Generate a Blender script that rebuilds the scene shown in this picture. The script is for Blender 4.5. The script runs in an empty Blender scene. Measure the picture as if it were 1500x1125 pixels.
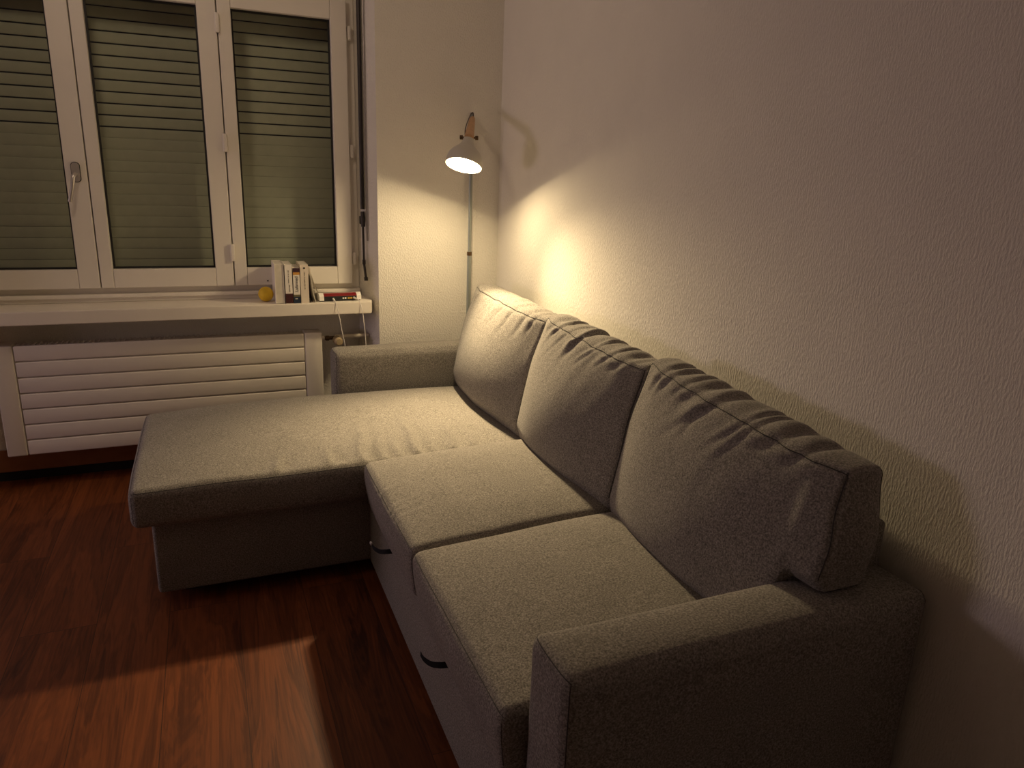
import bpy, bmesh, math, random
from mathutils import Vector, Matrix, noise
random.seed(7)
S = bpy.context.scene
C = S.collection
PI = math.pi

# ------------------------------------------------------------------ materials
def mat(name, col, rough=.6, metal=0., spec=.5, bump=None, var=None, coat=0.):
    """plain procedural material; bump=(scale, strength, (sx,sy,sz)); var=(scale, amount)"""
    m = bpy.data.materials.new(name); m.use_nodes = True
    nt = m.node_tree; N = nt.nodes; L = nt.links
    b = N['Principled BSDF']
    b.inputs['Base Color'].default_value = (*col, 1)
    b.inputs['Roughness'].default_value = rough
    b.inputs['Metallic'].default_value = metal
    b.inputs['Specular IOR Level'].default_value = spec
    tc = N.new('ShaderNodeTexCoord')
    if var:
        nz = N.new('ShaderNodeTexNoise'); nz.inputs['Scale'].default_value = var[0]; nz.inputs['Detail'].default_value = 4
        L.new(tc.outputs['Object'], nz.inputs['Vector'])
        mx = N.new('ShaderNodeMix'); mx.data_type = 'RGBA'
        mx.inputs['A'].default_value = (*[c*(1-var[1]) for c in col], 1)
        mx.inputs['B'].default_value = (*[min(1, c*(1+var[1])) for c in col], 1)
        L.new(nz.outputs['Fac'], mx.inputs['Factor']); L.new(mx.outputs['Result'], b.inputs['Base Color'])
    if bump:
        mp = N.new('ShaderNodeMapping'); mp.inputs['Scale'].default_value = bump[2] if len(bump) > 2 else (1, 1, 1)
        L.new(tc.outputs['Object'], mp.inputs['Vector'])
        nz = N.new('ShaderNodeTexNoise'); nz.inputs['Scale'].default_value = bump[0]; nz.inputs['Detail'].default_value = 3
        L.new(mp.outputs['Vector'], nz.inputs['Vector'])
        bp = N.new('ShaderNodeBump'); bp.inputs['Strength'].default_value = bump[1]; bp.inputs['Distance'].default_value = .004
        L.new(nz.outputs['Fac'], bp.inputs['Height']); L.new(bp.outputs['Normal'], b.inputs['Normal'])
    return m

def plaster(name, col, scl, strength):
    m = bpy.data.materials.new(name); m.use_nodes = True
    nt = m.node_tree; N = nt.nodes; L = nt.links; b = N['Principled BSDF']
    b.inputs['Roughness'].default_value = .85; b.inputs['Specular IOR Level'].default_value = .25
    tc = N.new('ShaderNodeTexCoord')
    mp = N.new('ShaderNodeMapping'); mp.inputs['Scale'].default_value = scl
    L.new(tc.outputs['Object'], mp.inputs['Vector'])
    n1 = N.new('ShaderNodeTexNoise'); n1.inputs['Scale'].default_value = 1; n1.inputs['Detail'].default_value = 3; n1.inputs['Roughness'].default_value = .55
    L.new(mp.outputs['Vector'], n1.inputs['Vector'])
    cr = N.new('ShaderNodeValToRGB'); cr.color_ramp.elements[0].position = .38; cr.color_ramp.elements[1].position = .68
    L.new(n1.outputs['Fac'], cr.inputs['Fac'])
    n3 = N.new('ShaderNodeTexNoise'); n3.inputs['Scale'].default_value = 6; n3.inputs['Detail'].default_value = 2
    L.new(tc.outputs['Object'], n3.inputs['Vector'])
    ad = N.new('ShaderNodeMath'); ad.operation = 'MULTIPLY_ADD'; ad.inputs[1].default_value = .6
    L.new(n3.outputs['Fac'], ad.inputs[0]); L.new(cr.outputs['Color'], ad.inputs[2])
    bp = N.new('ShaderNodeBump'); bp.inputs['Strength'].default_value = strength; bp.inputs['Distance'].default_value = .0025
    L.new(ad.outputs['Value'], bp.inputs['Height']); L.new(bp.outputs['Normal'], b.inputs['Normal'])
    mx = N.new('ShaderNodeMix'); mx.data_type = 'RGBA'
    mx.inputs['A'].default_value = (*[c*.95 for c in col], 1); mx.inputs['B'].default_value = (*[min(1, c*1.03) for c in col], 1)
    L.new(n3.outputs['Fac'], mx.inputs['Factor']); L.new(mx.outputs['Result'], b.inputs['Base Color'])
    return m

def fabric(name, c1, c2, c3):
    m = bpy.data.materials.new(name); m.use_nodes = True
    nt = m.node_tree; N = nt.nodes; L = nt.links; b = N['Principled BSDF']
    b.inputs['Roughness'].default_value = .95; b.inputs['Specular IOR Level'].default_value = .1
    b.inputs['Sheen Weight'].default_value = .12; b.inputs['Sheen Roughness'].default_value = .5
    tc = N.new('ShaderNodeTexCoord')
    n1 = N.new('ShaderNodeTexNoise'); n1.inputs['Scale'].default_value = 260; n1.inputs['Detail'].default_value = 3; n1.inputs['Roughness'].default_value = .75
    L.new(tc.outputs['Object'], n1.inputs['Vector'])
    cr = N.new('ShaderNodeValToRGB')
    e = cr.color_ramp.elements; e[0].position = .34; e[0].color = (*c1, 1); e[1].position = .66; e[1].color = (*c3, 1)
    k = e.new(.5); k.color = (*c2, 1)
    L.new(n1.outputs['Fac'], cr.inputs['Fac'])
    n2 = N.new('ShaderNodeTexNoise'); n2.inputs['Scale'].default_value = 9; n2.inputs['Detail'].default_value = 3
    L.new(tc.outputs['Object'], n2.inputs['Vector'])
    mr = N.new('ShaderNodeMapRange'); mr.inputs['To Min'].default_value = .88; mr.inputs['To Max'].default_value = 1.1
    L.new(n2.outputs['Fac'], mr.inputs['Value'])
    mx = N.new('ShaderNodeMix'); mx.data_type = 'RGBA'; mx.blend_type = 'MULTIPLY'; mx.inputs['Factor'].default_value = 1
    L.new(cr.outputs['Color'], mx.inputs['A']); L.new(mr.outputs['Result'], mx.inputs['B'])
    L.new(mx.outputs['Result'], b.inputs['Base Color'])
    bp = N.new('ShaderNodeBump'); bp.inputs['Strength'].default_value = .35; bp.inputs['Distance'].default_value = .002
    L.new(n1.outputs['Fac'], bp.inputs['Height']); L.new(bp.outputs['Normal'], b.inputs['Normal'])
    return m

def floor_mat():
    m = bpy.data.materials.new('oak_laminate'); m.use_nodes = True
    nt = m.node_tree; N = nt.nodes; L = nt.links; b = N['Principled BSDF']
    tc = N.new('ShaderNodeTexCoord')
    mp = N.new('ShaderNodeMapping'); mp.inputs['Rotation'].default_value = (0, 0, PI/2); mp.inputs['Location'].default_value = (.25, .07, 0)
    L.new(tc.outputs['Object'], mp.inputs['Vector'])
    br = N.new('ShaderNodeTexBrick'); br.offset = .37; br.inputs['Scale'].default_value = 1
    br.inputs['Brick Width'].default_value = 1.29; br.inputs['Row Height'].default_value = .194
    br.inputs['Mortar Size'].default_value = .0011; br.inputs['Mortar Smooth'].default_value = .2; br.inputs['Bias'].default_value = 0
    br.inputs['Color1'].default_value = (0, 0, 0, 1); br.inputs['Color2'].default_value = (1, 1, 1, 1); br.inputs['Mortar'].default_value = (.5, .5, .5, 1)
    L.new(mp.outputs['Vector'], br.inputs['Vector'])
    # grain: coordinates shifted per plank and stretched along y
    sh = N.new('ShaderNodeVectorMath'); sh.operation = 'MULTIPLY'; sh.inputs[1].default_value = (3.1, 17.3, 5.7)
    L.new(br.outputs['Color'], sh.inputs[0])
    ad = N.new('ShaderNodeVectorMath'); ad.operation = 'ADD'
    L.new(tc.outputs['Object'], ad.inputs[0]); L.new(sh.outputs['Vector'], ad.inputs[1])
    m2 = N.new('ShaderNodeMapping'); m2.inputs['Scale'].default_value = (11, 1.1, 1)
    L.new(ad.outputs['Vector'], m2.inputs['Vector'])
    g1 = N.new('ShaderNodeTexNoise'); g1.inputs['Scale'].default_value = 1; g1.inputs['Detail'].default_value = 5; g1.inputs['Roughness'].default_value = .6; g1.inputs['Distortion'].default_value = .8
    L.new(m2.outputs['Vector'], g1.inputs['Vector'])
    # growth rings: bands of the same stretched noise
    rg = N.new('ShaderNodeMath'); rg.operation = 'MULTIPLY'; rg.inputs[1].default_value = 62
    L.new(g1.outputs['Fac'], rg.inputs[0])
    sn = N.new('ShaderNodeMath'); sn.operation = 'SINE'; L.new(rg.outputs['Value'], sn.inputs[0])
    m3 = N.new('ShaderNodeMapping'); m3.inputs['Scale'].default_value = (170, 5, 1)
    L.new(ad.outputs['Vector'], m3.inputs['Vector'])
    g2 = N.new('ShaderNodeTexNoise'); g2.inputs['Scale'].default_value = 1; g2.inputs['Detail'].default_value = 4
    L.new(m3.outputs['Vector'], g2.inputs['Vector'])
    f1 = N.new('ShaderNodeMath'); f1.operation = 'MULTIPLY_ADD'; f1.inputs[1].default_value = .075; L.new(sn.outputs['Value'], f1.inputs[0]); L.new(g1.outputs['Fac'], f1.inputs[2])
    f2 = N.new('ShaderNodeMath'); f2.operation = 'MULTIPLY_ADD'; f2.inputs[1].default_value = .42; L.new(g2.outputs['Fac'], f2.inputs[0]); L.new(f1.outputs['Value'], f2.inputs[2])
    f3 = N.new('ShaderNodeMath'); f3.operation = 'MULTIPLY_ADD'; f3.inputs[1].default_value = .16; L.new(br.outputs['Color'], f3.inputs[0]); L.new(f2.outputs['Value'], f3.inputs[2])
    cr = N.new('ShaderNodeValToRGB'); e = cr.color_ramp.elements
    e[0].position = .48; e[0].color = (.036, .0095, .0034, 1)
    e[1].position = 1.0; e[1].color = (.20, .056, .0145, 1)
    k = e.new(.70); k.color = (.100, .0262, .0070, 1)
    L.new(f3.outputs['Value'], cr.inputs['Fac'])
    dk = N.new('ShaderNodeMix'); dk.data_type = 'RGBA'; dk.inputs['B'].default_value = (.05, .016, .006, 1)
    L.new(br.outputs['Fac'], dk.inputs['Factor']); L.new(cr.outputs['Color'], dk.inputs['A']); L.new(dk.outputs['Result'], b.inputs['Base Color'])
    b.inputs['Roughness'].default_value = .5; b.inputs['Specular IOR Level'].default_value = .35
    bp = N.new('ShaderNodeBump'); bp.inputs['Strength'].default_value = .12; bp.inputs['Distance'].default_value = .002
    L.new(f2.outputs['Value'], bp.inputs['Height']); L.new(bp.outputs['Normal'], b.inputs['Normal'])
    return m

def glass_mat():
    m = bpy.data.materials.new('window_glass'); m.use_nodes = True
    nt = m.node_tree; N = nt.nodes; L = nt.links
    for n in list(N):
        if n.type == 'BSDF_PRINCIPLED': N.remove(n)
    t = N.new('ShaderNodeBsdfTransparent'); t.inputs['Color'].default_value = (.97, .99, .96, 1)
    g = N.new('ShaderNodeBsdfGlossy'); g.inputs['Roughness'].default_value = .01
    lw = N.new('ShaderNodeLayerWeight'); lw.inputs['Blend'].default_value = .5
    pw = N.new('ShaderNodeMath'); pw.operation = 'POWER'; pw.inputs[1].default_value = 5
    L.new(lw.outputs['Facing'], pw.inputs[0])
    fr = N.new('ShaderNodeMath'); fr.operation = 'MULTIPLY_ADD'; fr.inputs[1].default_value = .95; fr.inputs[2].default_value = .045
    L.new(pw.outputs['Value'], fr.inputs[0])
    mx = N.new('ShaderNodeMixShader')
    L.new(fr.outputs['Value'], mx.inputs['Fac']); L.new(t.outputs['BSDF'], mx.inputs[1]); L.new(g.outputs['BSDF'], mx.inputs[2])
    L.new(mx.outputs['Shader'], N['Material Output'].inputs['Surface'])
    return m

def emit_mat(name, col, s):
    m = bpy.data.materials.new(name); m.use_nodes = True
    b = m.node_tree.nodes['Principled BSDF']
    b.inputs['Base Color'].default_value = (.9, .9, .9, 1)
    b.inputs['Emission Color'].default_value = (*col, 1); b.inputs['Emission Strength'].default_value = s
    return m

WALLC = (.82, .78, .70)
M = dict(
    wall_r=plaster('ribbed_plaster', WALLC, (120, 235, 72), .40),
    wall_b=plaster('stippled_plaster', WALLC, (170, 170, 120), .6),
    ceil=mat('ceiling_paint', (.80, .77, .70), .9),
    floor=floor_mat(),
    fab=fabric('grey_melange_fabric', (.103, .095, .086), (.232, .213, .19), (.395, .366, .33)),
    seam=mat('grey_thread', (.045, .042, .04), .9),
    under=mat('black_feet_and_shadow', (.012, .011, .011), .8),  # sofa feet, and the painted shadow strip below the baseboard
    strap=mat('black_webbing', (.008, .008, .009), .7),
    tagw=mat('white_fabric_tag', (.6, .58, .56), .8),
    frame=mat('white_window_paint', (.82, .77, .69), .42, spec=.4, var=(5, .04)),
    gasket=mat('black_gasket', (.012, .012, .012), .6),
    rad=mat('white_radiator_enamel', (.74, .68, .60), .38, spec=.45, var=(4, .03)),
    sill=mat('white_sill_paint', (.84, .78, .69), .45, bump=(14, .05), var=(7, .05)),
    shut=mat('grey_green_slat', (.46, .455, .37), .55, var=(30, .12)),
    glass=glass_mat(),
    base=mat('dark_wood_baseboard', (.30, .115, .046), .5, var=(20, .3)),
    lampw=mat('grey_lamp_enamel', (.56, .53, .46), .42),
    lampin=mat('white_reflector', (.92, .90, .86), .5),
    pole=mat('grey_green_pole', (.33, .36, .33), .35, metal=.5),
    wood=mat('beech_wood', (.58, .34, .17), .5, var=(40, .25), bump=(60, .1)),
    brass=mat('dark_brass', (.12, .07, .03), .4, metal=.6),
    cord=mat('brown_cord', (.10, .07, .05), .7),
    bulb=emit_mat('lit_bulb', (1, .80, .46), 60),
    white=mat('white_plastic', (.86, .83, .78), .4),
    red=mat('red_plastic', (.20, .006, .008), .4),
    black=mat('black_plastic', (.012, .012, .013), .5),
    green=mat('green_plastic', (.03, .12, .07), .4),
    yell=mat('yellow_port', (.65, .40, .06), .5),
    ball=mat('yellow_rubber', (.80, .52, .025), .65, var=(25, .15), bump=(50, .2)),
    paper=mat('paper_pages', (.66, .61, .53), .9, bump=(1, .5, (1, 1, 1)), var=(60, .12)),
    bwhite=mat('white_book_cover', (.86, .81, .74), .5),
    bcream=mat('cream_book_cover', (.76, .67, .56), .5, var=(30, .05)),
    bred=mat('dark_red_cover', (.055, .010, .012), .5),
    bpurple=mat('purple_cover', (.045, .014, .030), .5),
    borange=mat('orange_cover', (.62, .30, .06), .5),
    bblue=mat('navy_cover', (.010, .022, .050), .5),
    bolive=mat('olive_cover', (.16, .14, .07), .5),
    ink=mat('black_ink', (.02, .018, .02), .6),
    inkg=mat('grey_ink', (.16, .13, .11), .6),
    rod=mat('dark_metal_rod', (.05, .042, .04), .45, metal=.4),
    rodl=mat('light_metal_rod', (.35, .32, .30), .4, metal=.5),
    steel=mat('satin_aluminium', (.62, .58, .54), .32, metal=.7),
    hinge=mat('hinge_cover', (.82, .77, .70), .4),
    valve=mat('beige_valve_plastic', (.42, .32, .19), .5, var=(60, .2)),
    pipe=mat('cream_pipe_paint', (.80, .72, .58), .4),
    cable=mat('white_cable', (.72, .68, .62), .5),
)

# ------------------------------------------------------------------ mesh helpers
def box(bm, lo, hi, bev=0., seg=2):
    lo = Vector(lo); hi = Vector(hi)
    r = bmesh.ops.create_cube(bm, size=1)
    vs = r['verts']
    for v in vs:
        v.co = Vector([(lo[i]+hi[i])/2 + v.co[i]*(hi[i]-lo[i]) for i in range(3)])
    if bev > 0:
        es = list({e for v in vs for e in v.link_edges})
        bmesh.ops.bevel(bm, geom=es, offset=bev, segments=seg, profile=.5, affect='EDGES', clamp_overlap=True)
    return bm

def prism(bm, poly, z0, z1, axis='z'):
    """extrude a polygon; axis z: poly in (x,y); axis x: poly in (y,z); axis y: poly in (x,z)"""
    def P(a, b, h):
        return {'z': (a, b, h), 'x': (h, a, b), 'y': (a, h, b)}[axis]
    a = [bm.verts.new(P(p[0], p[1], z0)) for p in poly]
    b = [bm.verts.new(P(p[0], p[1], z1)) for p in poly]
    n = len(poly)
    fs = [bm.faces.new(a), bm.faces.new(b)] + [bm.faces.new((a[i], a[(i+1) % n], b[(i+1) % n], b[i])) for i in range(n)]
    bmesh.ops.recalc_face_normals(bm, faces=fs)

def tube(bm, pts, r, n=8, caps=True):
    pts = [Vector(p) for p in pts]
    rs = r if isinstance(r, (list, tuple)) else [r]*len(pts)
    rings = []; up = None
    for i, p in enumerate(pts):
        t = (pts[min(i+1, len(pts)-1)] - pts[max(i-1, 0)]).normalized()
        if up is None:
            up = Vector((0, 0, 1)) if abs(t.z) < .9 else Vector((1, 0, 0))
        a = t.cross(up)
        if a.length < 1e-5: a = t.cross(Vector((.3, .9, .2)))
        a.normalize(); b = t.cross(a).normalized(); up = -b if (-b).dot(up) > 0 else b
        rings.append([bm.verts.new(p + (a*math.cos(k*2*PI/n) + b*math.sin(k*2*PI/n))*rs[i]) for k in range(n)])
    fs = []
    for i in range(len(rings)-1):
        for k in range(n):
            fs.append(bm.faces.new((rings[i][k], rings[i][(k+1) % n], rings[i+1][(k+1) % n], rings[i+1][k])))
    if caps:
        fs.append(bm.faces.new(rings[0])); fs.append(bm.faces.new(rings[-1]))
    bmesh.ops.recalc_face_normals(bm, faces=fs)

def lathe(bm, prof, org, axis, n=40, close=False):
    """prof: list of (radius, height along axis)"""
    org = Vector(org); ax = Vector(axis).normalized()
    q = Vector((0, 0, 1)).rotation_difference(ax)
    rings = []
    for r, h in prof:
        if r < 1e-6:
            rings.append([bm.verts.new(org + q @ Vector((0, 0, h)))])
        else:
            rings.append([bm.verts.new(org + q @ Vector((r*math.cos(k*2*PI/n), r*math.sin(k*2*PI/n), h))) for k in range(n)])
    fs = []
    for i in range(len(rings)-1):
        A, B = rings[i], rings[i+1]
        for k in range(n):
            k2 = (k+1) % n
            if len(A) == 1 and len(B) == 1: continue
            if len(A) == 1: fs.append(bm.faces.new((A[0], B[k2], B[k])))
            elif len(B) == 1: fs.append(bm.faces.new((A[k], A[k2], B[0])))
            else: fs.append(bm.faces.new((A[k], A[k2], B[k2], B[k])))
    bmesh.ops.recalc_face_normals(bm, faces=fs)

def smoothpath(pts, n=8):
    """Catmull-Rom through pts"""
    P = [Vector(p) for p in pts]; P = [P[0]*2-P[1]] + P + [P[-1]*2-P[-2]]
    out = []
    for i in range(1, len(P)-2):
        for k in range(n):
            t = k/n
            out.append(.5*((2*P[i]) + (P[i+1]-P[i-1])*t + (2*P[i-1]-5*P[i]+4*P[i+1]-P[i+2])*t*t + (3*P[i]-P[i-1]-3*P[i+1]+P[i+2])*t**3))
    out.append(P[-2]); return out

def obj(name, bm, m, parent=None, smooth=False, loc=None, angle=35):
    me = bpy.data.meshes.new(name)
    if smooth:
        for f in bm.faces: f.smooth = True
        for e in bm.edges:
            if len(e.link_faces) == 2 and e.calc_face_angle(0) > math.radians(angle): e.smooth = False
    bm.to_mesh(me); bm.free()
    mm = M[m] if isinstance(m, str) else m
    me.materials.append(mm)
    o = bpy.data.objects.new(name, me); C.objects.link(o)
    if parent is not None: o.parent = parent
    if loc is not None: o.location = loc
    return o

def local(o, origin):
    """move a mesh's data so that its own origin sits at `origin` (same place in the world)"""
    o.data.transform(Matrix.Translation(-Vector(origin))); o.location = origin
    return o

def thing(name, label, cat, loc=(0, 0, 0), rz=0, group=None):
    o = bpy.data.objects.new(name, None); C.objects.link(o); o.empty_display_size = .05
    o.location = loc; o.rotation_euler = (0, 0, rz); o['label'] = label; o['category'] = cat
    if group: o['group'] = group
    return o

def tag(o, label, cat, group=None):
    o['label'] = label; o['category'] = cat
    if group: o['group'] = group
    return o

def struct(o): o['kind'] = 'structure'; return o
B = bmesh.new

# ------------------------------------------------------------------ room shell
XJ, XJB = -.557, -.607          # jamb at the room face / at the window frame
XL, XLB = -2.262, -2.212        # left jamb
FY = .185                       # face of the window frame
ROOM = (-4.2, -5.0, 2.5)
bm = B(); box(bm, (ROOM[0]-.1, ROOM[1]-.1, -.1), (.1, .6, 0)); struct(obj('floor', bm, 'floor'))
bm = B(); box(bm, (ROOM[0]-.1, ROOM[1]-.1, ROOM[2]), (.1, .6, ROOM[2]+.1)); struct(obj('ceiling', bm, 'ceil'))
bm = B(); box(bm, (0, ROOM[1]-.1, 0), (.1, .0, ROOM[2])); struct(obj('wall_right', bm, 'wall_r'))
bm = B(); box(bm, (ROOM[0]-.1, ROOM[1]-.1, 0), (ROOM[0], .6, ROOM[2])); struct(obj('wall_left', bm, 'wall_r'))
bm = B(); box(bm, (ROOM[0], ROOM[1]-.1, 0), (0, ROOM[1], ROOM[2])); struct(obj('wall_front', bm, 'wall_b'))
bm = B(); prism(bm, [(.1, 0), (XJ, 0), (XJB, FY), (XJB, .5), (.1, .5)], 0, ROOM[2]); struct(obj('wall_back', bm, 'wall_b'))
bm = B(); prism(bm, [(ROOM[0], 0), (XL, 0), (XLB, FY), (XLB, .5), (ROOM[0], .5)], 0, ROOM[2]); struct(obj('wall_back', bm, 'wall_b'))
bm = B(); prism(bm, [(XL, 0), (XJ, 0), (XJB, FY), (XJB, .5), (XLB, .5), (XLB, FY)], 2.06, ROOM[2]); struct(obj('wall_back', bm, 'wall_b'))
bm = B(); box(bm, (XLB, .20, 0), (XJB, .5, .69)); struct(obj('wall_back', bm, 'wall_b'))
bm = B(); box(bm, (XLB-.0, .186, .040), (XJB+.0, .2, .135), .003); struct(obj('baseboard_back', bm, 'base'))
bm = B(); box(bm, (XLB-.0, .192, .0), (XJB+.0, .2, .040)); struct(obj('shadow_gap_strip', bm, 'under'))  # black strip painting in the shadow gap between baseboard and floor

# ------------------------------------------------------------------ window
win = bpy.data.objects.new('window_1', None); C.objects.link(win); win.location = (-1.4, FY, .745); struct(win)
def wpart(name, bm, m, parent=win, **k):
    o = obj(name, bm, m, None, **k); o.parent = parent
    o.matrix_parent_inverse = Matrix.Translation(-wloc(parent)); return o
def wloc(o):
    v = Vector(o.location); p = o.parent
    return v
SX = [-2.158, -1.654, -1.147, -.642]            # sash edges
SZ0, SZ1 = .803, 1.975
bm = B()
box(bm, (XLB+.001, FY, .745), (-2.166+.012, FY+.06, 2.055))
box(bm, (-.646, FY, .745), (XJB-.001, FY+.06, 2.055), .002)
box(bm, (-2.16, FY, 1.965), (-.64, FY+.06, 2.055))
box(bm, (-2.16, FY-.002, .776), (-.64, FY+.06, .815), .002)
box(bm, (XLB+.002, FY-.03, .762), (XJB-.002, FY+.06, .778), .003)
box(bm, (XLB+.002, FY-.018, .745), (XJB-.002, FY+.06, .763), .002)
box(bm, (SX[1]-.02, FY+.002, .8), (SX[1]+.02, FY+.06, 1.98))
box(bm, (SX[2]-.02, FY+.002, .8), (SX[2]+.02, FY+.06, 1.98))
wpart('window_frame', bm, 'frame')
stiles = [(.05, .074), (.046, .070), (.050, .065)]     # left / right stile widths of the three sashes
for i in range(3):
    x0, x1 = SX[i]+.0022, SX[i+1]-.0022
    l, r = stiles[i]
    y0, y1 = .150, .2
    bm = B()
    box(bm, (x0, y0, SZ0), (x0+l, y1, SZ1), .003)
    box(bm, (x1-r, y0, SZ0), (x1, y1, SZ1), .003)
    box(bm, (x0+l+.0006, y0+.0006, SZ0), (x1-r-.0006, y1, SZ0+.076), .003)
    box(bm, (x0+l+.0006, y0+.0006, SZ1-.080), (x1-r-.0006, y1, SZ1), .003)
    sash = wpart('sash', bm, 'frame')
    def sub(name, bm, m, **k):
        o = obj(name, bm, m, None, **k); o.parent = sash
        return o
    gx0, gx1, gz0, gz1 = x0+l, x1-r, SZ0+.076, SZ1-.080
    bm = B(); box(bm, (gx0, .186, gz0), (gx1, .190, gz1)); sub('pane', bm, 'glass')
    bm = B(); w = .0075
    box(bm, (gx0, .176, gz0), (gx0+w, .186, gz1)); box(bm, (gx1-w, .176, gz0), (gx1, .186, gz1))
    box(bm, (gx0+w, .176, gz0), (gx1-w, .186, gz0+w)); box(bm, (gx0+w, .176, gz1-w), (gx1-w, .186, gz1))
    sub('gasket', bm, 'gasket')
    if i == 0:
        hx = x1-.037
        bm = B()
        prof = []
        for k in range(24):
            a = k*2*PI/24
            prof.append((hx + .014*math.cos(a), 1.254 + (.022 if math.sin(a) > 0 else -.022) + .014*math.sin(a)))
        prism(bm, prof, .141, .150, 'y')
        bg = B(); prism(bg, [(hx+(a_-hx)*1.16, 1.254+(b_-1.254)*1.07) for a_, b_ in prof], .147, .1502, 'y')
        sub('handle_gasket', bg, 'gasket')
        h = sub('handle_plate', bm, 'steel', smooth=True)
        bm = B(); tube(bm, [(hx+.001, .142, 1.243), (hx+.001, .112, 1.243)], .0085, 14)
        pts = smoothpath([(hx+.002, .108, 1.248), (hx-.004, .094, 1.235), (hx-.010, .09, 1.20), (hx-.024, .092, 1.145)], 6)
        tube(bm, pts, [.0085]*6+[.0075]*(len(pts)-6), 12)
        sub('handle', bm, 'steel', smooth=True)
    if i == 1:
        for z in (1.835, 1.388, .944):
            bm = B(); box(bm, (x1-.007, .134, z-.036), (x1+.010, .150, z+.036), .004, 3); sub('hinge', bm, 'hinge', smooth=True)
    if i == 2:
        for z in (1.85, 1.377, .914):
            bm = B(); tube(bm, [(x1+.013, .168, z-.028), (x1+.013, .168, z-.024), (x1+.013, .168, z+.024), (x1+.013, .168, z+.028)], [.006, .0095, .0095, .006], 12)
            box(bm, (x1-.001, .168, z-.006), (x1+.010, .176, z+.008))
            sub('hinge', bm, 'hinge', smooth=True)
        bm = B(); tube(bm, [(x0+.133, .150, .822), (x0+.133, .1475, .822)], .0035, 10); sub('screw_cap', bm, 'gasket', smooth=True)

# shutter outside the glass
sh = thing('roller_shutter', 'lowered grey-green slatted roller shutter outside the three window panes', 'shutter', (-1.41, .34, .7))
pit = .0449
z = .72; k = 0
bm = B()
while z < 2.06:
    top = z + pit
    gap = .0060 if z > 1.39 else (.0018 if z < 1.03 else .0007)
    hgt = pit - gap
    poly = []
    n = 8
    for q in range(n+1):                                   # bulged slat profile in (y,z)
        t = q/n
        poly.append((.345 - .0016*math.sin(PI*t)**.5, z + hgt*t))
    for q in range(n, -1, -1):
        t = q/n
        poly.append((.354 - .0045*math.sin(PI*t)**.8, z + hgt*t))
    prism(bm, poly, XLB+.01, XJB-.01, 'x')
    z = top
o = obj('slat_curtain', bm, 'shut', sh, smooth=True, angle=40); o.location = -Vector(sh.location)
for xa, xb in ((XLB, XLB+.03), (XJB-.03, XJB)):
    bm = B(); box(bm, (xa+.001, .325, .70), (xb-.001, .336, 2.06)); box(bm, (xa+.001, .362, .70), (xb-.001, .372, 2.06)); box(bm, (xa+.001, .336, .70), (xa+.003, .362, 2.06))
    o = obj('guide_rail', bm, 'rod', sh); o.location = -Vector(sh.location)

# crank rod on the right jamb
def jx(y): return XJ + (XJB-XJ)*y/FY
cr = thing('shutter_crank', 'dark thin shutter crank rod hanging on the right window jamb', 'shutter crank', (jx(.11)-.015, .11, 1.08))
o0 = -Vector(cr.location)
xx = jx(.11)-.014
bm = B(); tube(bm, [(xx, .11, 2.05), (xx, .11, 1.135)], .009, 10); obj('upper_rod', bm, 'rod', cr, True).location = o0
bm = B(); tube(bm, [(jx(.085)-.007, .085, 2.05), (jx(.085)-.007, .085, 1.0)], .0035, 8); obj('guide_wire', bm, 'rodl', cr, True).location = o0
bm = B(); box(bm, (xx-.011, .115, 1.07), (jx(.12)-.001, .135, 1.105), .003); tube(bm, [(xx, .11, 1.125), (xx, .10, 1.06)], .009, 10); obj('clip', bm, 'rod', cr, True).location = o0
bm = B(); tube(bm, [(xx, .105, 1.06), (xx, .098, .905)], .005, 8); tube(bm, [(xx, .098, .915), (xx, .098, .895)], .0075, 10); obj('lower_rod', bm, 'rod', cr, True).location = o0
bm = B(); tube(bm, [(xx, .098, .90), (xx+.003, .075, .835)], .0055, 8); tube(bm, [(xx+.003, .077, .84), (xx+.003, .073, .825)], .0085, 10); obj('crank_handle', bm, 'rod', cr, True).location = o0

# sill
bm = B()
prism(bm, [(-.593, -.012), (-.577, .052), (XJB+.003, FY-.01), (XJB+.004, .2), (XLB-.004, .2), (XLB-.003, FY-.01), (-2.24, .052), (-2.226, -.012)], .692, .744)
bmesh.ops.bevel(bm, geom=[e for e in bm.edges], offset=.003, segments=2, affect='EDGES')
tr = struct(obj('trim_1', bm, 'sill', None)); tr.name = 'trim_1'
tr['label'] = 'white painted window sill over the radiator'

# ------------------------------------------------------------------ radiator
rad = thing('radiator', 'white flat-panel radiator with horizontal grooves below the window sill', 'radiator', (-1.42, .09, .0))
ro = -Vector(rad.location)
RX0, RX1, RZ0, RZ1, RY = -2.04, -.803, .152, .602, .052
def rp(name, bm, m, **k):
    o = obj(name, bm, m, rad, **k); o.location = ro; return o
bm = B(); box(bm, (RX0+.006, RY+.012, RZ0+.004), (RX1-.006, RY+.085, RZ1-.008), .004); rp('panel_body', bm, 'rad')
bm = B()
n = 7; hh = (RZ1-RZ0)/n
for i in range(n):
    box(bm, (RX0+.073, RY+.0015, RZ0+i*hh+.002), (RX1-.0775, RY+.02, RZ0+(i+1)*hh-.002), .0045, 2)
rp('front_panel', bm, 'rad', smooth=True, angle=50)
for xa, xb in ((RX0, RX0+.070), (RX1-.075, RX1)):
    bm = B(); box(bm, (xa, RY, RZ0), (xb, RY+.09, RZ1), .006, 3); rp('end_panel', bm, 'rad', smooth=True, angle=50)
bm = B()
for i in range(58):
    x = RX0+.08+i*.0185
    box(bm, (x, RY+.025, RZ1-.008), (x+.006, RY+.082, RZ1-.003))
rp('top_grille', bm, 'rad')
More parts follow.
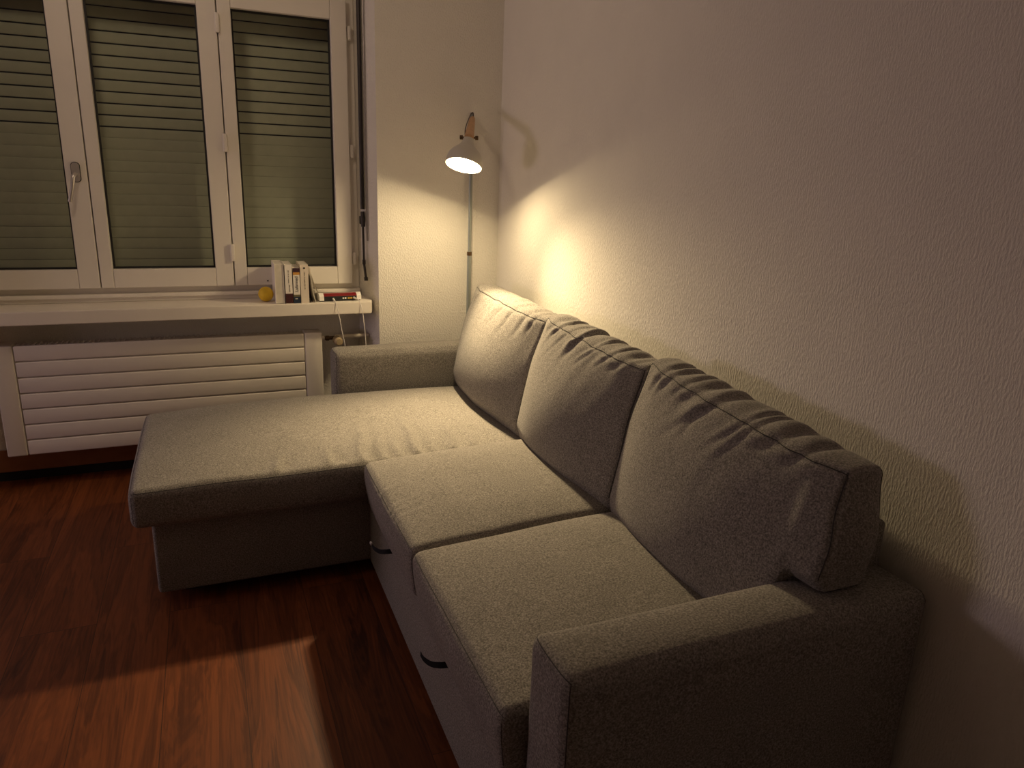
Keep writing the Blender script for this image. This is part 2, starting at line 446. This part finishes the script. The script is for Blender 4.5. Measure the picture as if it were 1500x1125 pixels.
for x in (-1.85, -1.0):
    bm = B(); box(bm, (x-.015, RY+.085, .30), (x+.015, .1985, .50)); rp('wall_bracket', bm, 'rad')
bm = B(); tube(bm, [(RX1-.004, .095, .567), (RX1+.016, .095, .567)], .011, 14); rp('union_nut', bm, 'rad', smooth=True)
bm = B(); tube(bm, [(RX1+.016, .095, .566), (RX1+.062, .095, .566)], .0085, 12); tube(bm, [(RX1+.022, .095, .566), (RX1+.036, .095, .566)], .012, 6); rp('valve_body', bm, 'brass', smooth=True)
bm = B()
lathe(bm, [(0, .058), (.013, .058), (.0155, .055), (.0155, .052), (.019, .050), (.019, .012), (.014, .006), (.014, -.008), (0, -.008)], (RX1+.067, .095, .560), (.10, -1, -.04), 28)
vk = rp('thermostat_knob', bm, 'valve', smooth=True)
bm = B(); tube(bm, [(RX1+.062, .095, .57), (-.600, .10, .570), (XJ-.0295+.001, .10, .570)], .0092, 14); rp('supply_pipe', bm, 'pipe', smooth=True)

# ------------------------------------------------------------------ sofa
sofa = thing('sectional_sofa', 'grey fabric corner sofa with chaise and three loose back cushions along the right wall', 'sofa', (-.45, -1.22, 0))
so = -Vector(sofa.location)
def axis_pts(lo, hi, r, res):
    L_ = hi-lo; r = min(r, L_/2-.001)
    a = [lo, lo+r*.3, lo+r*.65, lo+r]
    n = max(1, int(round((L_-2*r)/res)))
    a += [lo+r + (L_-2*r)*k/n for k in range(1, n+1)]
    a += [hi-r*.65, hi-r*.3, hi]
    return a
def rmap(lo, hi, r, fn):
    lo = Vector(lo); hi = Vector(hi); c = (lo+hi)/2; h = (hi-lo)/2
    def f(p):
        p = Vector(p)
        q = Vector([max(lo[i]+r, min(hi[i]-r, p[i])) for i in range(3)])
        d = p-q
        w = q + d*(r/d.length) if d.length > 1e-9 else q
        u = Vector([(p[i]-c[i])/h[i] for i in range(3)])
        return Vector(fn(w.copy(), u)) if fn else w
    return f
def soft(name, lo, hi, r, res, fn, m, parent):
    f = rmap(lo, hi, r, fn)
    A = [axis_pts(lo[i], hi[i], r, res) for i in range(3)]
    n = [len(a)-1 for a in A]
    bm = B(); V = {}
    def v(i, j, k):
        if (i, j, k) not in V: V[(i, j, k)] = bm.verts.new(f((A[0][i], A[1][j], A[2][k])))
        return V[(i, j, k)]
    for j in range(n[1]):
        for k in range(n[2]):
            for i in (0, n[0]): bm.faces.new((v(i, j, k), v(i, j+1, k), v(i, j+1, k+1), v(i, j, k+1)))
    for i in range(n[0]):
        for k in range(n[2]):
            for j in (0, n[1]): bm.faces.new((v(i, j, k), v(i+1, j, k), v(i+1, j, k+1), v(i, j, k+1)))
        for j in range(n[1]):
            for k in (0, n[2]): bm.faces.new((v(i, j, k), v(i+1, j, k), v(i+1, j+1, k), v(i, j+1, k)))
    bmesh.ops.recalc_face_normals(bm, faces=bm.faces[:])
    o = obj(name, bm, m, parent, smooth=True, angle=80)
    o.location = so if parent is sofa else (0, 0, 0)
    return o, f
def seam(parent, f, pts, r=.0016, name='seam', off=(0, 0, 0)):
    r *= .6
    """thin stitched line that follows the soft surface"""
    P = []
    for a, b in zip(pts, pts[1:]):
        a = Vector(a); b = Vector(b); n = max(2, int((b-a).length/.018))
        for k in range(n): P.append(f(a+(b-a)*k/n) + Vector(off))
    P.append(f(pts[-1])+Vector(off))
    bm = B(); tube(bm, P, r, 6)
    o = obj(name, bm, 'seam', parent, smooth=True); return o

def nz(x, y=0, z=0, s=1): return noise.noise(Vector((x*s, y*s, z*s)))
def ss(a, b, x):
    t = max(0, min(1, (x-a)/(b-a))); return t*t*(3-2*t)

AX0, AX1 = -.790, -.020
# arms
def arm(y0, y1):
    lo, hi = (AX0, y0, .03), (AX1, y1, .570)
    def fn(w, u):
        w.y += .004*u.y*(1-u.z*u.z)*(1-u.x*u.x)
        w.z -= .010*max(0, u.z)*abs(u.y)**3*(1-u.x**8)
        w.z += (.004*(1-u.x**2) + .0015*nz(w.x*7, w.y*7)) * max(0, u.z)
        w.x -= .004*max(0, -u.x)*(1-u.y*u.y)
        return w
    o, f = soft('armrest', lo, hi, .026, .035, fn, 'fab', sofa)
    s = [(AX0, y0, .05), (AX0, y0, .570), (AX0, y1, .570), (AX0, y1, .05)]
    seam(o, f, s, .0016)
    seam(o, f, [(AX1, y0, .05), (AX1, y0, .570), (AX1, y1, .570)], .0014)
    return o
arm(-.205, -.0755); arm(-2.378, -2.230)

# back frame
bm = B(); box(bm, (-.076, -2.262, .20), (-.026, -.11, .665), .012, 3)
o = obj('back_panel', bm, 'fab', sofa, True); o.location = so
# base of the bench and the chaise
bm = B(); box(bm, (-.812, -2.2365, .032), (-.026, -.99, .268), .010, 3)
o = obj('bench_base', bm, 'fab', sofa, True); o.location = so
bench = o
bm = B(); box(bm, (-1.458, -.985, .032), (-.026, -.2065, .276), .012, 3)
o = obj('chaise_base', bm, 'fab', sofa, True); o.location = so
for x, y in ((-1.36, -.90), (-1.36, -.30), (-.70, -2.12), (-.12, -2.12), (-.12, -.9), (-.70, -1.15)):
    bm = B(); box(bm, (x-.025, y-.025, 0), (x+.025, y+.025, .034))
    o = obj('foot', bm, 'under', sofa); o.location = so

# chaise cushion
lo, hi = (-1.506, -1.033, .274), (-.150, -.232, .402)
pleats = [(-.95, .10, .005), (-.83, .26, .006), (-.77, .16, .004), (-.72, .14, .004), (-.655, .28, .008), (-.60, .12, .004), (-.52, .24, .006), (-.45, .18, .006), (-1.10, .09, .005), (-.41, .12, .005), (-.35, .10, .004)]
def fn(w, u):
    t = max(0, u.z)
    w.z += .020*t*(1-abs(u.x)**3)*(1-abs(u.y)**2.6)
    w.z -= .006*t*ss(.55, 1, abs(u.x))*ss(.5, 1, abs(u.y))
    w.z += t*.0035*nz(w.x*4, w.y*4, 3)
    w.y -= .006*max(0, -u.y)*(1-u.x**4)*(1-u.z*u.z)
    w.x -= .008*max(0, -u.x)*(1-u.y**4)*(1-u.z*u.z)
    # far left corner pulled in, rear edge narrower
    w.y += max(0, -u.y)*.045*ss(-.2, 1, u.x)
    w.y -= max(0, u.y)*.05*ss(-.35, -.95, u.x)*ss(0, 1, u.y)
    if t > 0:
        d = (w.y-lo[1])
        for px, ln, am in pleats:
            am = min(am, .008)*1.9; ln = ln*1.7
            c = px + .10*d + .02*nz(d*7, px*7, 2)
            s = math.exp(-((w.x-c)/.013)**2) - .6*math.exp(-((w.x-c-.03)/.024)**2)
            w.z += t*am*.9*s*ss(ln, ln*.15, d)*ss(.006, .05, d)
    return w
o, f = soft('chaise_cushion', lo, hi, .024, .0095, fn, 'fab', sofa)
ch = o
s = seam(o, f, [(hi[0], lo[1], hi[2]-.004), (lo[0], lo[1], hi[2]-.004), (lo[0], hi[1], hi[2]-.004)], .0015)
seam(o, f, [(lo[0], lo[1], hi[2]-.02), (lo[0], lo[1], lo[2]+.02)], .0012)

# bench seat cushions
def seat(y0, y1, sd):
    lo, hi = (-.838, y0, .262), (-.150, y1, .413)
    def fn(w, u):
        t = max(0, u.z)
        w.z += t*(.022*(1-abs((u.x-.15)/1.15)**2.2) + .016*(1-abs(u.x)**2.6)*(1-abs(u.y)**2.2))
        w.z -= t*.008*abs(u.y)**5*ss(-1, -.3, u.x)
        w.z += t*.0025*nz(w.x*5, w.y*5, sd)
        w.y += .030*ss(-.5, 1, u.x)                        # cushions stand a little askew
        # front face: drops in and narrows downward
        fr = max(0, -u.x)
        dn = ss(.6, -1, u.z)
        w.x += fr*.012*dn
        w.x -= fr*.010*(1-u.y**2)*(1-abs(u.z)**2)
        w.y -= u.y*abs(u.y)**3*.010*dn*fr
        # small creases at the front edge
        if t > 0:
            d = w.x - lo[0]
            for k, py in enumerate((.60, .655, .72, .42)):
                yy = y1 + (y0-y1)*py
                e = (w.y-yy-.25*d)
                w.z += t*.0030*(math.exp(-(e/.010)**2)-.6*math.exp(-((e-.02)/.012)**2))*ss(.13, .02, d)*(1 if sd < 2 else .25)
        return w
    o, f = soft('seat_cushion', lo, hi, .022, .012, fn, 'fab', sofa)
    seam(o, f, [(lo[0], lo[1], hi[2]-.004), (lo[0], hi[1], hi[2]-.004)], .0014)
    seam(o, f, [(lo[0], lo[1]+.004, hi[2]-.01), (lo[0], lo[1]+.004, lo[2]+.03)], .0012)
    return o
seat(-1.632, -1.037, 1); seat(-2.2365, -1.634, 5)

# pull loops under the bench cushions
def loop(y, z0, white):
    """webbing loop hanging out from under the cushion lip: sags along its length"""
    P = smoothpath([(-.808, y-.004, z0+.002), (-.832, y+.006, z0-.003), (-.850, y+.026, z0-.010), (-.862, y+.046, z0-.008), (-.866, y+.060, z0-.002)], 6)
    bm = B(); w = .006
    n = len(P)
    ww = [w*(1.25-.5*k/(n-1)) for k in range(n)]
    a = [bm.verts.new(p+Vector((.001, .002, q))) for p, q in zip(P, ww)]; b = [bm.verts.new(p+Vector((-.001, -.002, -q))) for p, q in zip(P, ww)]
    for i in range(n-1): bm.faces.new((a[i], a[i+1], b[i+1], b[i]))
    bmesh.ops.solidify(bm, geom=bm.faces[:], thickness=.003)
    o = obj('pull_loop', bm, 'strap', bench, True)
    if white:
        bm = B(); box(bm, (-.870, y+.058, z0-.004), (-.864, y+.070, z0+.003), .001)
        obj('loop_tab', bm, 'tagw', bench)['label'] = 'small white tab on the pull loop'
loop(-1.355, .262, True); loop(-1.885, .262, False)

# back cushions
def back(y0, y1, notch, sd, folds, ztop=.835, sag=(0., 0.), pull=(.02, 0)):
    """box cushion leaning on the back; notch=+1/-1: the end that sits up over an armrest
    folds: list of (y, half width, depth, length, slant) creases running down from the top seam"""
    T = .118
    lo, hi = (-.290, y0, .400), (-.290+T, y1, ztop)
    W = y1-y0
    def crease(y, d):
        v = 0
        for fy, wd, am, ln, sl in folds:
            c = fy + sl*d + .012*nz(d*14, fy*9, sd)
            q = (y-c)/wd
            v += am*(math.exp(-q*q) - .55*math.exp(-((q-2.0)/1.5)**2))*ss(ln, ln*.1, d)
        return v
    def fn(w, u):
        tz = (w.z-.40)/(ztop-.40)
        if notch:                                            # bottom rises where it sits on the armrest
            k = ss(-2.247+.03, -2.247-.010, w.y) if notch < 0 else ss(-.205-.03, -.205+.010, w.y)
            zb = .40 + (.574-.40)*k
            w.x -= .012*ss(-2.10, -2.31, w.y)*max(0, -u.x)*(1-tz)
            w.z = zb + (w.z-.40)*(ztop-zb)/(ztop-.40)
        front = max(0, -u.x); rear = max(0, u.x); top = max(0, u.z)
        by = 1-abs(u.y)**1.9; bz = 1-abs(u.z)**2
        d = max(0, ztop - w.z)
        # plump faces, fullest low down
        w.x -= front*.062*by*(1-abs(u.z*.95)**2.0)
        w.x -= front*.016*ss(1.0, .1, tz)*by
        w.x += front*.022*ss(.16, 0, tz)
        w.x += rear*.012*by*bz
        w.z += top*.014*(1-abs(u.x)**2)*(1-.4*abs(u.y)**2)
        w.y += u.y*.012*bz*(1-abs(u.x)**2)
        # corners pulled in and sagging
        w.y -= u.y*abs(u.y)**3*(pull[0] if u.y < 0 else pull[1])*ss(.35, 1.0, tz)
        w.z -= tz*(sag[0]*(.5-.5*u.y)**.9 + sag[1]*ss(.3, 1, u.y))
        w.x += front*.020*ss(.7, 1, abs(u.y))*ss(.6, 1, tz)
        # creases
        edge = ss(1.0, .9, abs(u.y))
        w.x += front*crease(w.y, d)*edge*ss(-.004, .012, d)
        if top > 0: w.z -= top*.8*crease(w.y, 0)*(1-u.x*u.x)*edge
        w.x -= front*.006*nz(w.y*5, w.z*6, sd)*by
        w.x -= front*.0022*nz(w.y*22+w.z*10, w.z*9, sd+4)*by*ss(.25, 0, d)
        w.z += top*.004*nz(w.y*17, w.x*14, sd+8)*by
        w.x += (w.z-.40)*.215                                # lean back
        return w
    o, f = soft('back_cushion', lo, hi, .018, .0075, fn, 'fab', sofa)
    e = .004
    seam(o, f, [(lo[0]+e, y0+e, .46), (lo[0]+e, y0+e, ztop-e), (lo[0]+e, y1-e, ztop-e), (lo[0]+e, y1-e, .46)], .0017)
    seam(o, f, [(hi[0]-e, y0+e, .55), (hi[0]-e, y0+e, ztop-e), (hi[0]-e, y1-e, ztop-e)], .0014)
    return o
def mkfolds(y0, y1, n, am, ln, sl, seed):
    r = random.Random(seed)
    return [(y0+(y1-y0)*(k+.5+r.uniform(-.5, .5))/n, r.choice((.007, .009, .012, .018)), am*r.uniform(.25, 1.3), ln*r.uniform(.35, 1.5), sl*r.uniform(.4, 1.5)) for k in range(n)]
back(-.945, -.212, 0, 1.0, mkfolds(-.90, -.30, 9, .0045, .10, .6, 4), ztop=.836, sag=(.016, 0), pull=(0, -.006))
back(-1.605, -.945, 0, 2.0, mkfolds(-1.56, -1.02, 12, .0085, .11, .7, 9), ztop=.838, sag=(.026, 0), pull=(.02, -.004))
back(-2.320, -1.603, -1, 3.0, mkfolds(-2.24, -1.66, 11, .0078, .10, .7, 23), ztop=.840, sag=(.048, 0), pull=(.034, -.008))

# ------------------------------------------------------------------ floor lamp
PX, PY_ = -.147, -.030
lamp = thing('floor_lamp', 'lit floor lamp with grey metal shade and wooden arm in the corner', 'floor lamp', (PX, PY_, 0))
lo_ = -Vector(lamp.location)
def lp(name, bm, m, **k):
    o = obj(name, bm, m, lamp, **k); o.location = lo_; return o
bm = B(); lathe(bm, [(0, .0), (.125, .0), (.125, .012), (.118, .018), (0, .020)], (-.147, -.132, 0), (0, 0, 1), 40); lp('base', bm, 'lampw', smooth=True)
bm = B(); tube(bm, [(PX, PY_, .015), (PX, PY_, .955)], .0098, 16); lp('lower_pole', bm, 'pole', smooth=True)
bm = B(); tube(bm, [(PX, PY_, .955), (PX, PY_, 1.555)], .0080, 16); lp('upper_pole', bm, 'pole', smooth=True)
bm = B(); tube(bm, [(PX, PY_, .945), (PX, PY_, .962)], .0112, 16); tube(bm, [(PX, PY_, .953), (PX-.006, PY_-.013, .953)], .0028, 8); lp('pole_joint', bm, 'brass', smooth=True)
LC = Vector((-.288, -.348, 1.331))                 # middle of the opening
AXD = Vector((.30, .31, 1)).normalized()        # from the opening towards the neck
R0 = .0715
prof = [(R0, 0), (R0+.0008, .004), (.0722, .016), (.0705, .030), (.066, .043), (.058, .055), (.047, .066), (.0365, .076), (.029, .086), (.0245, .096), (.022, .105), (.021, .112), (0, .113)]
inner = [(0, .104), (.015, .100), (.024, .088), (.033, .074), (.045, .062), (.056, .048), (.065, .033), (.0693, .017), (.0700, .003), (R0, 0)]
bm = B(); lathe(bm, prof, LC, AXD, 48); sh_o = lp('lamp_shade', bm, 'lampw', smooth=True)
bm = B(); lathe(bm, inner, LC, AXD, 48); 
o = obj('reflector', bm, 'lampin', sh_o, smooth=True); o['label'] = 'white inside of the lamp shade'
bm = B(); bc = LC + AXD*.016
bmesh.ops.create_uvsphere(bm, u_segments=24, v_segments=14, radius=.024, matrix=Matrix.Translation(bc))
tube(bm, [bc+AXD*.02, bc+AXD*.08], .013, 14)
bulb = obj('bulb', bm, 'bulb', sh_o, smooth=True); bulb['label'] = 'glowing bulb'
neck = LC + AXD*.113
top = Vector((PX-.002, PY_-.012, 1.530))
d = (top-neck).normalized()
a0 = neck - d*.004
bm = B(); P = [a0, a0.lerp(top, .1), a0.lerp(top, .6), a0.lerp(top, .95), top]
tube(bm, P, [.0195, .0195, .0155, .0125, .011], 20); lp('wooden_arm', bm, 'wood', smooth=True)
side = d.cross(Vector((0, 0, 1))).normalized()
kc = a0 + d*.018
for s_ in (-1, 1):
    bm = B(); tube(bm, [kc+side*s_*.018, kc+side*s_*.026], .004, 10); tube(bm, [kc+side*s_*.024, kc+side*s_*.025, kc+side*s_*.036, kc+side*s_*.037], [.006, .0085, .0085, .006], 14); lp('clamp_knob', bm, 'brass', smooth=True)
bm = B(); tube(bm, smoothpath([kc - side*.017 + d*.02, kc - side*.019 + d*.10 + Vector((0, 0, .012)), top - side*.012 + Vector((0, 0, .012)) - d*.03, top + Vector((0, 0, .024)) - side*.002, top + Vector((0, 0, .012)) + side*.004 + d*.006, (PX+.009, PY_, 1.47), (PX+.011, PY_, 1.3)], 8), .0022, 8); lp('cord', bm, 'cord', smooth=True)

# ------------------------------------------------------------------ things on the sill
SZ = .7445
bm = B()
bmesh.ops.create_uvsphere(bm, u_segments=32, v_segments=20, radius=.0315)
for v in bm.verts:
    dv = (v.co.normalized()-Vector((-.75, -.55, -.35)).normalized()).length
    v.co *= 1 - .10*math.exp(-(dv/.28)**2)
o = obj('ball', bm, 'ball', None, True, loc=(-1.028, .075, SZ+.0313)); tag(o, 'yellow rubber ball beside the books on the window sill', 'ball')

def text(s, size, m, parent, loc, rot, name='title'):
    cu = bpy.data.curves.new(name, 'FONT'); cu.body = s; cu.size = size; cu.extrude = .0002; cu.align_x = 'CENTER'; cu.align_y = 'CENTER'
    t = bpy.data.objects.new('tmp_text', cu); C.objects.link(t)
    dg = bpy.context.evaluated_depsgraph_get()
    me = bpy.data.meshes.new_from_object(t.evaluated_get(dg)); bpy.data.objects.remove(t)
    me.materials.clear(); me.materials.append(M[m])
    o = bpy.data.objects.new(name, me); C.objects.link(o); o.parent = parent; o.location = loc; o.rotation_euler = rot
    return o

def book(label, x, w, h, y, dep, cover, bands=(), lean=0, rz=0, pages='paper', flip=False):
    """spine towards the room (local -y); bands = [(z0,z1,material)] on the spine"""
    t = thing('book', label, 'book', (x, y, SZ), rz, 'books on the window sill')
    t.rotation_euler = (0, lean, rz)
    bm = B()
    c = .0016
    box(bm, (-w/2, 0, 0), (-w/2+c, dep, h)); box(bm, (w/2-c, 0, 0), (w/2, dep, h))
    ys = dep-c if flip else 0
    box(bm, (-w/2+c, ys, 0), (w/2-c, ys+c, h))
    obj('cover', bm, cover, t)
    bm = B(); box(bm, (-w/2+c, c if not flip else .003, .001), (w/2-c, dep-.002 if not flip else dep-c, h-.0015))
    obj('page_block', bm, pages, t)
    for z0, z1, m in bands:
        bm = B(); box(bm, (-w/2-.0003, -.0008, z0), (w/2+.0003, .0, z1)); obj('spine_band', bm, m, t)
    return t
def scribble(b, x, z0, z1, seed):
    """a line of spine print too small to read: short uneven ink strokes"""
    r = random.Random(seed); bm = B(); z = z0
    while z < z1:
        h = r.uniform(.001, .0026); w_ = r.uniform(.0010, .0019)
        box(bm, (x-w_, -.0011, z), (x+w_, -.0006, z+h)); z += h + r.choice((.0006, .0007, .003))
    obj('spine_print', bm, 'inkg', b)
up = Matrix(((0, -1, 0), (0, 0, -1), (1, 0, 0))).to_euler()
b1 = book('thick white book with its ragged page edges to the room, first from the ball', -.9755, .036, .166, .004, .15, 'bwhite', flip=True)
b2 = book('white book with a dark red foot, second from the ball', -.9385, .029, .164, .002, .15, 'bwhite', [(.001, .042, 'bred')])
scribble(b2, 0, .088, .140, 1); scribble(b2, .003, .050, .080, 2)
b3 = book('book with bold black spine lettering and a navy foot, between two white books', -.9065, .027, .150, .002, .14, 'bwhite',
          [(.0005, .0285, 'bblue'), (.0285, .037, 'bolive'), (.121, .132, 'borange'), (.132, .1495, 'bpurple')])
text('Lafarmed', .0175, 'ink', b3, (0, -.001, .082), up)
bm = B(); box(bm, (-.008, -.0012, .018), (.002, -.0008, .021)); obj('publisher_mark', bm, 'bwhite', b3)
b4 = book('cream book with small round emblem at the spine top, right of the bold lettering', -.8735, .033, .163, .002, .15, 'bcream')
bm = B(); tube(bm, [(0, 0, .149), (0, -.001, .149)], .004, 16); obj('emblem', bm, 'ink', b4)
scribble(b4, .001, .060, .135, 3)
def booklet(label, x, top, foot, m, y, dep):
    """thin bent booklet leaning on the books: profile in x,z"""
    P = smoothpath([top, ((top[0]*.72+foot[0]*.28), 0, top[2]*.62+foot[2]*.38), ((top[0]*.42+foot[0]*.58), 0, top[2]*.30+foot[2]*.70), foot], 5)
    bm = B()
    a = [bm.verts.new((p.x, y, p.z)) for p in P]; b = [bm.verts.new((p.x, y+dep, p.z)) for p in P]
    for i in range(len(P)-1): bm.faces.new((a[i], a[i+1], b[i+1], b[i]))
    bmesh.ops.solidify(bm, geom=bm.faces[:], thickness=.005)
    o = obj('booklet', bm, m, None, True)
    local(o, (foot[0], y, SZ)); tag(o, label, 'booklet', 'books on the window sill'); return o
booklet('thin dark red booklet leaning against the cream book', 0, (-.8545, 0, .868), (-.843, 0, SZ+.0015), 'bred', .006, .14)
booklet('thin white bent booklet leaning beside the dark red one', 0, (-.8475, 0, .892), (-.829, 0, SZ+.0015), 'bwhite', .004, .14)
booklet('white bent leaflet sloping down to the router', 0, (-.8385, 0, .858), (-.806, 0, .772), 'paper', .05, .10)

# router
rt = thing('router', 'flat white and red internet router with black port panel on the sill', 'router', (-.7245, .088, SZ), math.radians(4))
def rpart(name, bm, m, **k): return obj(name, bm, m, rt, **k)
hw = .092
bm = B()
for sx in (-1, 1):
    x0, x1 = (-hw, -hw+.020) if sx < 0 else (hw-.020, hw)
    prism(bm, [(-.062, .004), (-.060, .022), (-.050, .031), (-.036, .0345), (.050, .020), (.062, .013), (.060, .004)], x0, x1, 'x')
prism(bm, [(-.036, .026), (-.036, .0335), (.050, .0195), (.062, .013), (.060, .004), (.02, .006)], -hw+.020, hw-.020, 'x')
rpart('shell', bm, 'white', smooth=True)
bm = B(); prism(bm, [(-.060, .0215), (-.0592, .0240), (-.050, .0295), (-.036, .0325), (-.036, .028), (-.045, .020)], -hw+.020, hw-.020, 'x'); rpart('red_stripe', bm, 'red', smooth=True)
bm = B(); box(bm, (-hw+.018, -.060, .002), (hw-.018, .02, .0215), .001); rpart('port_panel', bm, 'black')
bm = B(); box(bm, (-hw+.004, -.055, 0), (hw-.004, .055, .005)); rpart('underside', bm, 'black')
for x, w, m in ((-.03, .010, 'green'), (.012, .007, 'white'), (.022, .006, 'white'), (.036, .009, 'yell'), (.047, .009, 'yell'), (.058, .007, 'yell')):
    bm = B(); box(bm, (x-w/2, -.0612, .0085), (x+w/2, -.0595, .0155)); rpart('port', bm, m)
def cable(label, pts, r=.0017):
    bm = B(); tube(bm, smoothpath(pts, 8), r, 8)
    pl = Vector(pts[0])
    tube(bm, [pl, pl.lerp(Vector(pts[1]), .55)], r*2.4, 8)
    o = obj('cable', bm, 'cable', None, True); local(o, pts[-1]); tag(o, label, 'cable')
    return o
cable('white cable from the middle of the router hanging behind the armrest', [(-.754, .020, .757), (-.747, -.012, .742), (-.738, -.028, .69), (-.728, -.033, .62), (-.716, -.036, .54), (-.70, -.036, .3), (-.66, -.036, .004)])
cable('white cable from the right end of the router hanging behind the armrest', [(-.663, .026, .759), (-.648, .0, .752), (-.637, -.022, .715), (-.632, -.03, .66), (-.628, -.036, .60), (-.622, -.036, .5), (-.60, -.036, .25), (-.56, -.036, .004)])

# ------------------------------------------------------------------ light
def light(kind, name, loc, e, col, **k):
    l = bpy.data.lights.new(name, kind); l.energy = e; l.color = col
    for a, v in k.items(): setattr(l, a, v)
    o = bpy.data.objects.new(name, l); C.objects.link(o); o.location = loc; return o
pl = light('AREA', 'bulb_light', LC + AXD*.003, 6.5, (1, .765, .435), shape='DISK', size=.09)
pl.rotation_euler = (-AXD).to_track_quat('-Z', 'Y').to_euler()
fl = light('AREA', 'room_light', (-3.9, -.40, .88), 9.6, (1, .76, .88), shape='RECTANGLE', size=.7, size_y=.40)
fl.rotation_euler = (Vector((3.9, -.3, .0))).to_track_quat('-Z', 'Y').to_euler()
sp = light('SPOT', 'bulb_beam', LC - AXD*.002, 138, (1, .755, .42), spot_size=math.radians(106), spot_blend=1.0, shadow_soft_size=.03)
sp.rotation_euler = Vector((-.20, -.88, -1)).to_track_quat('-Z', 'Y').to_euler()
cl = light('AREA', 'window_fill', (-1.6, -1.25, 2.42), 3.9, (1, .76, .55), shape='DISK', size=.3)  # added fill out of view that brightens the upper window wall, no real lamp
cl.rotation_euler = Vector((.45, 1.0, -.35)).to_track_quat('-Z', 'Y').to_euler()
w = bpy.data.worlds.new('night'); S.world = w; w.use_nodes = True
w.node_tree.nodes['Background'].inputs[0].default_value = (.02, .02, .03, 1); w.node_tree.nodes['Background'].inputs[1].default_value = .05

# ------------------------------------------------------------------ camera
f, yaw, pitch, roll = 1065.318, -.397399, .277903, .0365203
cy, sy = math.cos(yaw), math.sin(yaw)
fw = Vector((-sy*math.cos(pitch), cy*math.cos(pitch), -math.sin(pitch)))
rt_ = Vector((cy, sy, 0)); u_ = rt_.cross(fw)
r2 = rt_*math.cos(roll) + u_*math.sin(roll); u2 = -rt_*math.sin(roll) + u_*math.cos(roll)
cam = bpy.data.cameras.new('camera'); cam.sensor_width = 36; cam.lens = 36*f/1500; cam.clip_start = .02
co = bpy.data.objects.new('camera', cam); C.objects.link(co)
co.matrix_world = Matrix(((r2.x, u2.x, -fw.x, -1.24002), (r2.y, u2.y, -fw.y, -3.18999), (r2.z, u2.z, -fw.z, 1.29736), (0, 0, 0, 1)))
S.camera = co
vs = S.view_settings
S.display_settings.display_device = 'sRGB'; vs.view_transform = 'Standard'; vs.look = 'None'; vs.exposure = 0; vs.gamma = 1; vs.use_curve_mapping = False
